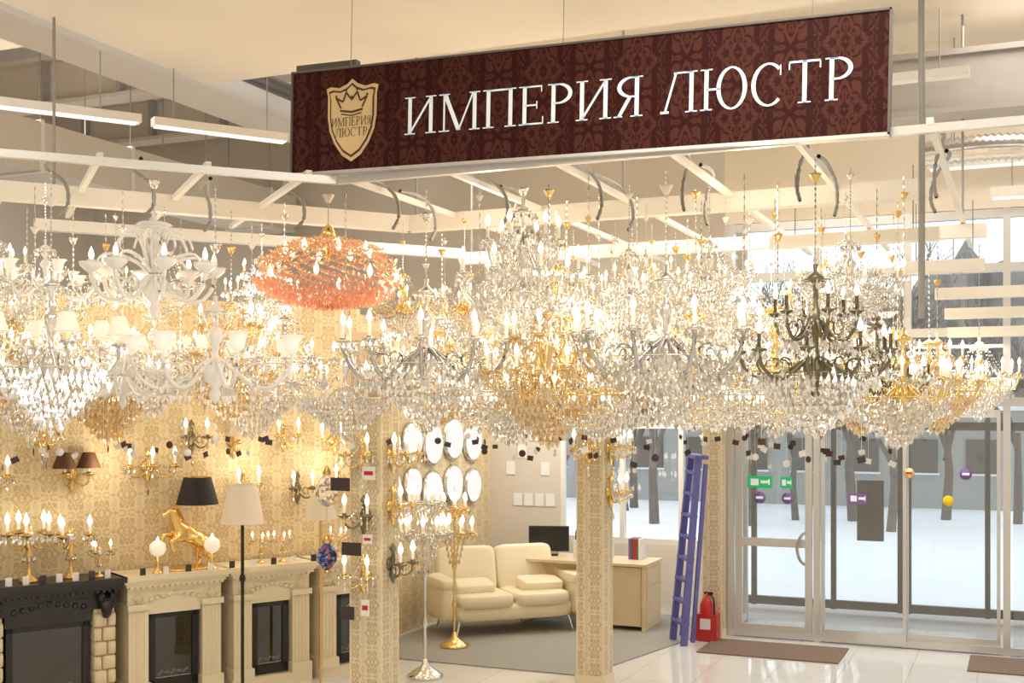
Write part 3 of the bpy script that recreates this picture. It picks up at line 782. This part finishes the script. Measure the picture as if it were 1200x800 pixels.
SG = sconce().mesh('wall_sconce'); SG3 = sconce(3).mesh('wall_sconce'); SB = sconce(2, 'brass', None, 'shade_brown').mesh('wall_sconce'); SB1 = sconce(1, 'brass', None, 'shade_cream').mesh('wall_sconce'); SX3 = sconce(2, 'bronze', 'crystal_amber').mesh('wall_sconce')
def WP(s, z):
    return (-7.56+.5*s+.004, 7.70+.87*s-.002, z)
for s_, z_, me in ((-1.6, 2.3, SG), (-1.2, 1.85, SB), (-.75, 2.35, SX3), (-.45, 1.95, SG), (-.05, 2.3, SG), (.2, 1.95, SB), (.6, 2.35, SB1), (.85, 2.0, SG3), (1.25, 2.25, SX3), (1.65, 2.2, SB1), (1.75, 1.8, SG), (2.15, 2.25, SG), (2.3, 1.75, SX3), (2.7, 2.2, SG3), (2.75, 1.8, SG)):
    obj('wall_sconce', me, WP(s_, z_), FA)
h_ = PW/2+.002
for z_, me in ((2.15, SG), (1.68, SX3), (1.22, SG)): obj('wall_sconce', me, (PX, PY-h_, z_), 0)
for z_, me in ((2.15, SG3), (1.75, SG), (1.3, SX3)): obj('wall_sconce', me, (PX+h_, PY, z_), PI/2)
for z_, me in ((2.15, SG3), (1.75, SG)): obj('wall_sconce', me, (-3.63+.127, 10.4, z_), PI/2)
obj('wall_sconce', SG, (-3.63, 10.4-.127, 2.15), 0)
mb = MB()
yy = PY-PW/2
for x, z, w, h, mt in ((-.12, 1.93, .17, .1, 'tag_dark'), (.13, 2.02, .11, .1, 'paper'), (-.02, 1.44, .17, .1, 'tag_dark'), (.12, 1.52, .08, .07, 'paper'), (.1, 1.0, .07, .12, 'paper'), (-.06, .95, .13, .1, 'tag_dark')):
    mb.box((PX+x, yy-.18, z), (w, .005, h), mt)
    if mt == 'paper': mb.box((PX+x, yy-.184, z), (w*.7, .003, h*.3), 'red_paint')
    mb.tube([(PX+x, yy-.178, z+h/2), (PX+x*.6, yy, z+h/2+.08)], .0015, 3, 'paper')
obj('pillar_price_cards', mb)

def candelabra(n=5, metal='brass'):
    mb = MB(); mb.lathe([(0, .42), (.02, .41), (.03, .36), (.012, .32), (.02, .24), (.035, .2), (.012, .14), (.015, .05), (.06, .02), (.075, 0), (0, 0)], 12, metal)
    mb.lathe([(.03, .31), (.045, .34), (.03, .37)], 8, 'crystal')
    for i in range(n):
        a = 2*PI*i/n+.3; r = .15; ca, sa = math.cos(a), math.sin(a)
        mb.tube(smooth_path([(.01*ca, .01*sa, .3), (.06*ca, .06*sa, .25), (.12*ca, .12*sa, .26), (r*ca, r*sa, .34)], 3), .006, 6, metal)
        candle(mb, r*ca, r*sa, .35, metal, 'candle_white', 'crystal', .06)
    for i in range(8): drop(mb, (.04*math.cos(i*PI/4), .04*math.sin(i*PI/4), .2), .06, 'crystal')
    return mb
CA = candelabra().mesh('table_candelabra'); CA3 = candelabra(3).mesh('table_candelabra'); MZ = 1.103
for s_, o_, k_, me in ((-.56, .2, 1.05, CA3), (-.22, .17, 1.1, CA), (.12, .2, 1.0, CA3), (.33, .12, .6, CA3)): obj('table_candelabra', me, FP(s_, o_, MZ), rnd.uniform(0, 3), k_)
mb = MB()
for i in range(8): mb.box((-.5+.13*i, 0, .035), (.05, .004, .07), 'paper' if i % 3 else 'tag_dark', rnd.uniform(-.3, .3))
obj('mantel_price_cards', mb, FP(-.05, .0, MZ), FA)
mb = MB()
for i in range(9): mb.box((-.4+.2*i, 0, .03), (.05, .004, .06), 'paper' if i % 2 else 'tag_dark', rnd.uniform(-.3, .3))
obj('mantel_price_cards', mb, FP(1.05, -.01, MZ), FA)
def tulip_lamp():
    mb = MB(); mb.lathe([(0, .17), (.015, .16), (.012, .1), (.025, .07), (.012, .04), (.05, .01), (.055, 0), (0, 0)], 12, 'gold')
    mb.lathe([(.02, .15), (.055, .17), (.075, .21), (.07, .26), (.04, .285), (.03, .29)], 14, 'frosted_lit'); mb.lathe(BULB, 6, 'bulb', (0, 0, .24)); return mb
TL = tulip_lamp().mesh('glass_table_lamp')
for s_, o_ in ((.8, .05), (1.28, .03)): obj('glass_table_lamp', TL, FP(s_, o_, MZ), 0, .95)
for s_, o_ in ((1.8, .15), (2.0, .12), (2.6, .15)): obj('table_candelabra', CA3, FP(s_, o_, MZ), 1, .55)

lamp = bpy.data.objects.new('horse_table_lamp', None); sc.collection.objects.link(lamp)
def skin_obj(name, verts, edges, mat, parent, root=0):
    me = bpy.data.meshes.new(name); me.from_pydata([v[:3] for v in verts], edges, [])
    me.materials.append(MATS[mat]); o = bpy.data.objects.new(name, me); sc.collection.objects.link(o)
    mo = o.modifiers.new('skin', 'SKIN'); mo.use_smooth_shade = True
    for i, v in enumerate(verts):
        me.skin_vertices[0].data[i].radius = (v[3], v[3]*(v[4] if len(v) > 4 else 1)); me.skin_vertices[0].data[i].use_root = (i == root)
    s_ = o.modifiers.new('sub', 'SUBSURF'); s_.levels = 2; s_.render_levels = 2
    o.parent = parent; return o
# rearing horse: hind hooves on the base, fore legs raised, neck arched
V = [(0, 0, .30, .070), (.08, 0, .265, .072), (.15, 0, .235, .07), (-.07, 0, .35, .078), (-.11, 0, .42, .056), (-.13, 0, .49, .042), (-.155, 0, .525, .036), (-.205, 0, .49, .03), (-.235, 0, .455, .022),
     (-.11, .04, .30, .036), (-.20, .045, .31, .025), (-.215, .045, .23, .019), (-.20, .045, .205, .02),
     (-.10, -.04, .28, .036), (-.18, -.045, .25, .025), (-.15, -.045, .17, .019), (-.135, -.045, .15, .02),
     (.15, .04, .17, .048), (.11, .045, .12, .029), (.165, .045, .08, .02), (.14, .045, .03, .018), (.12, .045, .018, .022),
     (.18, -.04, .17, .048), (.15, -.045, .12, .029), (.21, -.045, .08, .02), (.19, -.045, .03, .018), (.17, -.045, .018, .022),
     (.21, 0, .26, .022), (.27, 0, .20, .032), (.28, 0, .09, .016)]
E = [(0, 1), (1, 2), (0, 3), (3, 4), (4, 5), (5, 6), (6, 7), (7, 8), (3, 9), (9, 10), (10, 11), (11, 12), (3, 13), (13, 14), (14, 15), (15, 16), (2, 17), (17, 18), (18, 19), (19, 20), (20, 21), (2, 22), (22, 23), (23, 24), (24, 25), (25, 26), (2, 27), (27, 28), (28, 29)]
skin_obj('horse_figure', V, E, 'gold', lamp)
mb = MB()
for i in range(8):
    t = i/7; mb.box((-.10+.07*t, 0, .53-.15*t), (.04, .016, .055), 'gold')
for sy in (-1, 1): mb.octa((-.14, sy*.018, .56), .009, .012, 'gold', ht=.035)
mb.lathe([(0, 0), (.17, 0), (.17, .012), (.14, .02), (0, .02)], 20, 'gold', M=Matrix.Scale(1.4, 4, (1, 0, 0)))
mb.tube([(.1, 0, .02), (.1, 0, .58)], .008, 8, 'gold')
obj('base_and_mane', mb, parent=lamp)
mb = MB(); mb.lathe([(.12, .80), (.185, .56)], 24, 'black_fabric', (.1, 0, 0)); mb.lathe([(.118, .798), (.182, .562)], 24, 'gold', (.1, 0, 0)); mb.lathe(BULB, 8, 'bulb', (.1, 0, .6))
obj('lampshade', mb, parent=lamp)
lamp.location = FP(1.12, .2, MZ); lamp.rotation_euler = (0, 0, FA+.1)

def floor_lamp(h, r1, r2, sh, shade, pole):
    mb = MB(); mb.lathe([(0, .03), (.02, .03), (.13, .02), (.14, 0), (0, 0)], 20, pole); mb.tube([(0, 0, .02), (0, 0, h-.1)], .015, 10, pole)
    mb.lathe([(.02, 0), (.028, .03), (.02, .06)], 10, pole, (0, 0, h*.55))
    mb.lathe([(r1, h), (r2, h-sh)], 28, shade); mb.ring(r1, h, .004, shade, 28); mb.ring(r2, h-sh, .004, shade, 28)
    mb.lathe(BULB, 8, 'bulb', (0, 0, h-.2))
    return mb
obj('floor_lamp', floor_lamp(1.86, .12, .185, .33, 'shade_cream', 'black_gloss'), (-6.17, 8.52, 0))
obj('floor_lamp', floor_lamp(1.75, .09, .14, .22, 'shade_cream', 'brass'), (-5.75, 9.1, 0))

def mosaic_lamp():
    mb = MB(); mb.tube([(0, 0, .1), (0, 0, 1.0)], .003, 4, 'brass')
    mb.lathe([(0, -.14), (.03, -.12), (.085, -.05), (.095, 0), (.07, .06), (.03, .1)], 16, 'mosaic_blue')
    mb.lathe([(.03, .1), (.045, .12), (.02, .18), (0, .2)], 12, 'brass'); mb.lathe([(0, -.2), (.008, -.17), (.03, -.13), (0, -.12)], 8, 'brass')
    mb.lathe([(0, .42), (.05, .44), (.1, .52), (.1, .6), (.06, .67), (.03, .7)], 16, 'mosaic_amber'); mb.lathe([(.03, .7), (.04, .72), (.01, .78)], 10, 'brass')
    mb.tube(smooth_path([(0, 0, 1.0), (.04, .03, 1.06), (.14, .08, 1.04), (.22, .1, .92)], 4), .008, 6, 'brass')
    return mb
obj('mosaic_pendant_lamp', mosaic_lamp(), (-5.02, 8.03, 1.36), 0, .9)

def floor_cand(metal='gold', cr='crystal_amber'):
    mb = MB(); mb.lathe([(0, .16), (.02, .15), (.03, .1), (.12, .04), (.15, .02), (.15, 0), (0, 0)], 20, metal)
    mb.lathe([(.012, .15), (.02, .3), (.012, .4), (.03, .45), (.012, .5), (.012, .8), (.03, .85), (.012, .9), (.012, 1.3), (.04, 1.4), (.01, 1.5), (0, 1.7)], 10, metal)
    for tier, (z, r, n) in enumerate(((1.2, .2, 8), (1.45, .13, 6))):
        for i in range(n):
            a = 2*PI*i/n; ca, sa = math.cos(a), math.sin(a)
            mb.tube(smooth_path([(.01*ca, .01*sa, z), (r*.5*ca, r*.5*sa, z-.07), (r*ca, r*sa, z)], 4), .007, 6, metal); candle(mb, r*ca, r*sa, z, metal, 'candle_white', cr, .06)
            for q in range(4): drop(mb, (r*(.5-.08*q)*ca, r*(.5-.08*q)*sa, z-.05-.07*q), .08, cr)
    return mb
obj('floor_candelabra', floor_cand(), (-5.5, 11.3, .012))
obj('floor_candelabra', floor_cand('silver', 'crystal'), (-5.15, 9.95, 0), .4, 1.12)

# ------------------------------------------------------------------ sofa
mb = MB(); LC = 'leather_cream'
rbox(mb, (0, .05, .26), (1.5, .8, .2), LC)
for sx in (-1, 1):
    rbox(mb, (sx*.34, -.03, .39), (.67, .72, .16), LC); rbox(mb, (sx*.36, .36, .66), (.72, .2, .56), LC, rx=-.25)
    rbox(mb, (sx*.79, .02, .40), (.17, .82, .42), LC, rx=.0); rbox(mb, (sx*.79, -.02, .6), (.2, .76, .12), LC)
    for sy in (-.32, .36): mb.tube([(sx*.66, sy, .18), (sx*.7, sy*1.1, .02)], [.018, .012], 8, 'silver')
    rbox(mb, (sx*.42, -.02, .52), (.5, .34, .13), LC, rx=.15)
obj('loveseat_sofa', mb, (-5.40, 12.40, .012), math.radians(44), .98)

mb = MB(); W = 'desk_wood'
mb.box((0, 0, .74), (1.55, .7, .03), W); mb.box((-.74, 0, .365), (.03, .66, .72), W); mb.box((.74, 0, .365), (.03, .66, .72), W); mb.box((0, -.2, .42), (1.46, .02, .6), W)
mb.box((.5, .0, .38), (.42, .6, .66), W)
for z in (.18, .4, .6): mb.box((.76, 0, z), (.01, .5, .17), W)
obj('office_desk', mb, (-4.66, 13.2, .012))
mb = MB(); mb.box((0, 0, .2), (.48, .03, .3), 'screen'); mb.box((0, .02, .06), (.05, .03, .12), 'screen'); mb.box((0, .03, .01), (.22, .16, .02), 'screen'); mb.box((0, -.017, .2), (.44, .003, .26), 'black_gloss')
obj('computer_monitor', mb, (-5.2, 13.25, .768), .3)
mb = MB(); mb.box((0, 0, .1), (.4, .32, .2), 'paper'); mb.box((0, -.05, .21), (.34, .2, .03), 'grey_steel'); mb.box((0, -.2, .06), (.28, .12, .01), 'paper'); mb.box((0, -.165, .13), (.2, .01, .05), 'dark_steel')
obj('printer', mb, (-4.65, 13.3, .768))
mb = MB()
for i in range(5): mb.box((.03*i, 0, .12), (.025, .2, .24), ['purple_sticker', 'dark_steel', 'red_paint', 'dark_steel', 'paper'][i])
obj('file_binders', mb, (-4.2, 13.35, .768))
mb = MB()
for i in range(4): mb.box((-6.1+.16*i, 14.19, 1.75+.22*(i % 3)), (.12, .005, .17), 'paper')
for i in range(4): mb.box((-6.0+.15*i, 14.19, 1.35), (.12, .005, .16), 'paper')
obj('wall_notices', mb)
mb = MB(); rbox(mb, (0, 0, .48), (.46, .44, .08), 'black_fabric'); rbox(mb, (0, .22, .78), (.42, .07, .5), 'black_fabric'); mb.tube([(0, 0, .08), (0, 0, .45)], .025, 8, 'dark_steel')
for i in range(5): a = i*2*PI/5; mb.tube([(0, 0, .1), (.25*math.cos(a), .25*math.sin(a), .05)], .016, 6, 'dark_steel'); mb.lathe([(0, -.025), (.025, 0), (0, .025)], 8, 'dark_steel', (.26*math.cos(a), .26*math.sin(a), .028))
mb.tube([(0, .15, .46), (0, .25, .6)], .02, 6, 'dark_steel')
obj('office_chair', mb, (-4.9, 13.84, .012), .2)
for i, (y, z, r) in enumerate(((12.0, 2.15, .22), (12.0, 1.65, .2), (12.5, 2.1, .25), (12.5, 1.55, .24), (13.05, 2.15, .26), (13.05, 1.6, .24), (13.6, 2.1, .25), (13.6, 1.55, .22), (11.5, 2.1, .2), (11.5, 1.65, .2))):
    mb = MB(); Mx = Matrix.Rotation(PI/2, 4, 'Y')
    mb.lathe([(0, .06), (r*.9, .055), (r*.92, .03)], 28, 'led_panel', M=Mx); mb.lathe([(r*.9, .05), (r, .04), (r, 0), (0, 0)], 28, 'silver', M=Mx)
    obj('round_ceiling_lamp', mb, (-6.395, y, z))

# folded step ladder
mb = MB()
for sx in (-1, 1):
    mb.box((0, 0, 1.0), (.035, .07, 2.02), 'blue_paint', M=Matrix.Translation((sx*.14, 0, 0)) @ Matrix.Rotation(-sx*.025, 4, 'Y'))
    mb.box((0, .1, .98), (.03, .04, 1.9), 'blue_paint', M=Matrix.Translation((sx*.14, 0, 0)) @ Matrix.Rotation(-sx*.03, 4, 'Y'))
for i in range(8): w = .14-.045*(i/8); mb.box((0, 0, .22+.23*i), (2*w, .09, .03), 'blue_paint')
mb.box((0, 0.03, 2.0), (.24, .16, .04), 'blue_paint')
o = obj('step_ladder', mb, (-3.40, 12.45, .02)); o.rotation_euler = (math.radians(-3), math.radians(5), math.radians(-50))
mb = MB(); mb.box((0, .05, .16), (.26, .18, .3), 'red_paint'); mb.box((0, -.045, .2), (.12, .006, .12), 'paper')
mb.lathe([(0, 0), (.075, .0), (.08, .03), (.08, .36), (.05, .43), (.02, .45), (.02, .49), (0, .5)], 16, 'red_paint', (0, .04, .05)); mb.tube(smooth_path([(.0, .04, .52), (.08, .0, .5), (.1, -.02, .35), (.09, -.02, .25)], 3), .01, 6, 'black_gloss'); mb.box((.02, .04, .54), (.1, .02, .03), 'black_gloss')
obj('fire_extinguisher', mb, (-3.16, 12.7, .0), 0, .95)

# ------------------------------------------------------------------ outside
boxobj('snow_ground', -60, 40, 14.5, 90, -.25, -.12, 'snow')
boxobj('entrance_pavement', -6, 5, 14.35, 16.5, -.12, -.06, 'grey_steel')
def tree(seed):
    r_ = random.Random(seed); mb = MB()
    def br(p, d, L, r, lv):
        q = p+d*L; mb.tube([p, p+d*L*.5+Vector((r_.uniform(-.05, .05), 0, 0))*L, q], [r, r*.8, r*.6], 5, 'bark')
        if lv == 0: return
        for i in range(3 if lv > 1 else 4):
            nd = (d+Vector((r_.uniform(-.7, .7), r_.uniform(-.7, .7), r_.uniform(-.1, .5)))).normalized()
            br(p+d*L*r_.uniform(.5, 1), nd, L*r_.uniform(.6, .8), r*.55, lv-1)
    br(Vector((0, 0, 0)), Vector((0, 0, 1)), 2.0, .11, 5); return mb.mesh('bare_tree')
TR = [tree(1), tree(2)]
for i in range(24): obj('bare_tree', rnd.choice(TR), (-20+1.1*i+rnd.uniform(-.6, .6), rnd.uniform(26, 31), -.15), rnd.uniform(0, 6), rnd.uniform(.8, 1.3))
mb = MB(); n = 160; vs = []
for i in range(n): x = -50+.55*i; h = 5.5+rnd.uniform(0, 1.2)+math.sin(i*.3); vs += [(x, 38+rnd.uniform(-.2, .2), -.2), (x, 38+rnd.uniform(-1, 1), h)]
mb.add(vs, [(2*i, 2*i+2, 2*i+3, 2*i+1) for i in range(n-1)], 'forest_brown'); obj('distant_forest', mb)
# low building across the yard
mb = MB(); mb.box((0, 0, 1.3), (14, 2, 2.6), 'building_wall'); mb.box((0, 0, 2.68), (14.3, 2.3, .14), 'snow')
for i in range(9): mb.box((-6+1.5*i, -1.02, 1.4), (.8, .06, .9), 'dark_steel'); mb.box((-6+1.5*i, -1.04, .93), (.9, .1, .05), 'snow')
obj('low_building', mb, (-7, 34.5, -.13))

# ------------------------------------------------------------------ lights
def area(x, y, z, sx, sy, w, col=(1, .93, .83), rot=(0, 0, 0)):  # unseen fill lights, added to raise the room's ambient level; no fixtures modelled
    l = bpy.data.lights.new('area', 'AREA'); l.shape = 'RECTANGLE'; l.size = sx; l.size_y = sy; l.energy = w; l.color = col
    o = bpy.data.objects.new('fill_area_light', l); sc.collection.objects.link(o); o.location = (x, y, z); o.rotation_euler = rot
for x, y in ((-3, 2.5), (1.5, 2.5), (-3, -1.5), (1.5, -1.5), (-1, 5.8)): area(x, y, 5.44, 2.2, 1.6, 88)
area(-8.5, 4.5, 6.0, 2, 2, 135)
area(-10.5, 9.5, 6.0, 2, 2, 110)
for x in (-5.0, -2.2): area(x, 10.6, 5.0, 2, 1, 50)
area(-4.6, 12.8, 3.6, 1.6, 1.2, 75, (1, .96, .90))
area(-1.0, 12.2, 3.2, 1.6, .8, 48, (1, .96, .91))
area(1, 11, 5.9, 3, 2, 90)
def point(x, y, z, w, r=.15):
    l = bpy.data.lights.new('glow', 'POINT'); l.energy = w; l.color = (1, .82, .60); l.shadow_soft_size = r
    o = bpy.data.objects.new('chandelier_light', l); sc.collection.objects.link(o); o.location = (x, y, z)
for y in (8.2, 9.9, 11.7):
    for i in range(3): point(-1.4-1.4*i-.1*(y-8), y, 3.12, 13)
for i in range(3):
    p = Vector((-4.9, 7.3))+dd*(1.2*i)+nn*.6; point(p.x, p.y, 3.15, 8)
    p = Vector((-4.9, 7.3))+dd*(1.2*i-.4)+nn*1.6; point(p.x, p.y, 3.15, 9)
for s_ in (-1.0, .4, 1.7, 2.6): p = FP(s_, .1, 2.0); point(p[0], p[1], 2.05, 5.5, .08)
for x in (-3.9, -1.8): point(x, 8.6, 3.95, 11)

w = bpy.data.worlds.new('world'); sc.world = w; w.use_nodes = True
bg = w.node_tree.nodes['Background']; bg.inputs[0].default_value = (.90, .94, 1, 1); bg.inputs[1].default_value = 1.9

# ------------------------------------------------------------------ camera
cam = bpy.data.cameras.new('camera'); co = bpy.data.objects.new('camera', cam); sc.collection.objects.link(co)
co.location = (0, 0, 2.5); co.rotation_euler = (PI/2, 0, math.atan2(600, 1400)); cam.sensor_width = 36; cam.lens = 42; cam.shift_y = 80/1200
cam.clip_end = 300
sc.camera = co
sc.view_settings.view_transform = 'Standard'
sc.view_settings.look = 'None'
sc.view_settings.exposure = 0
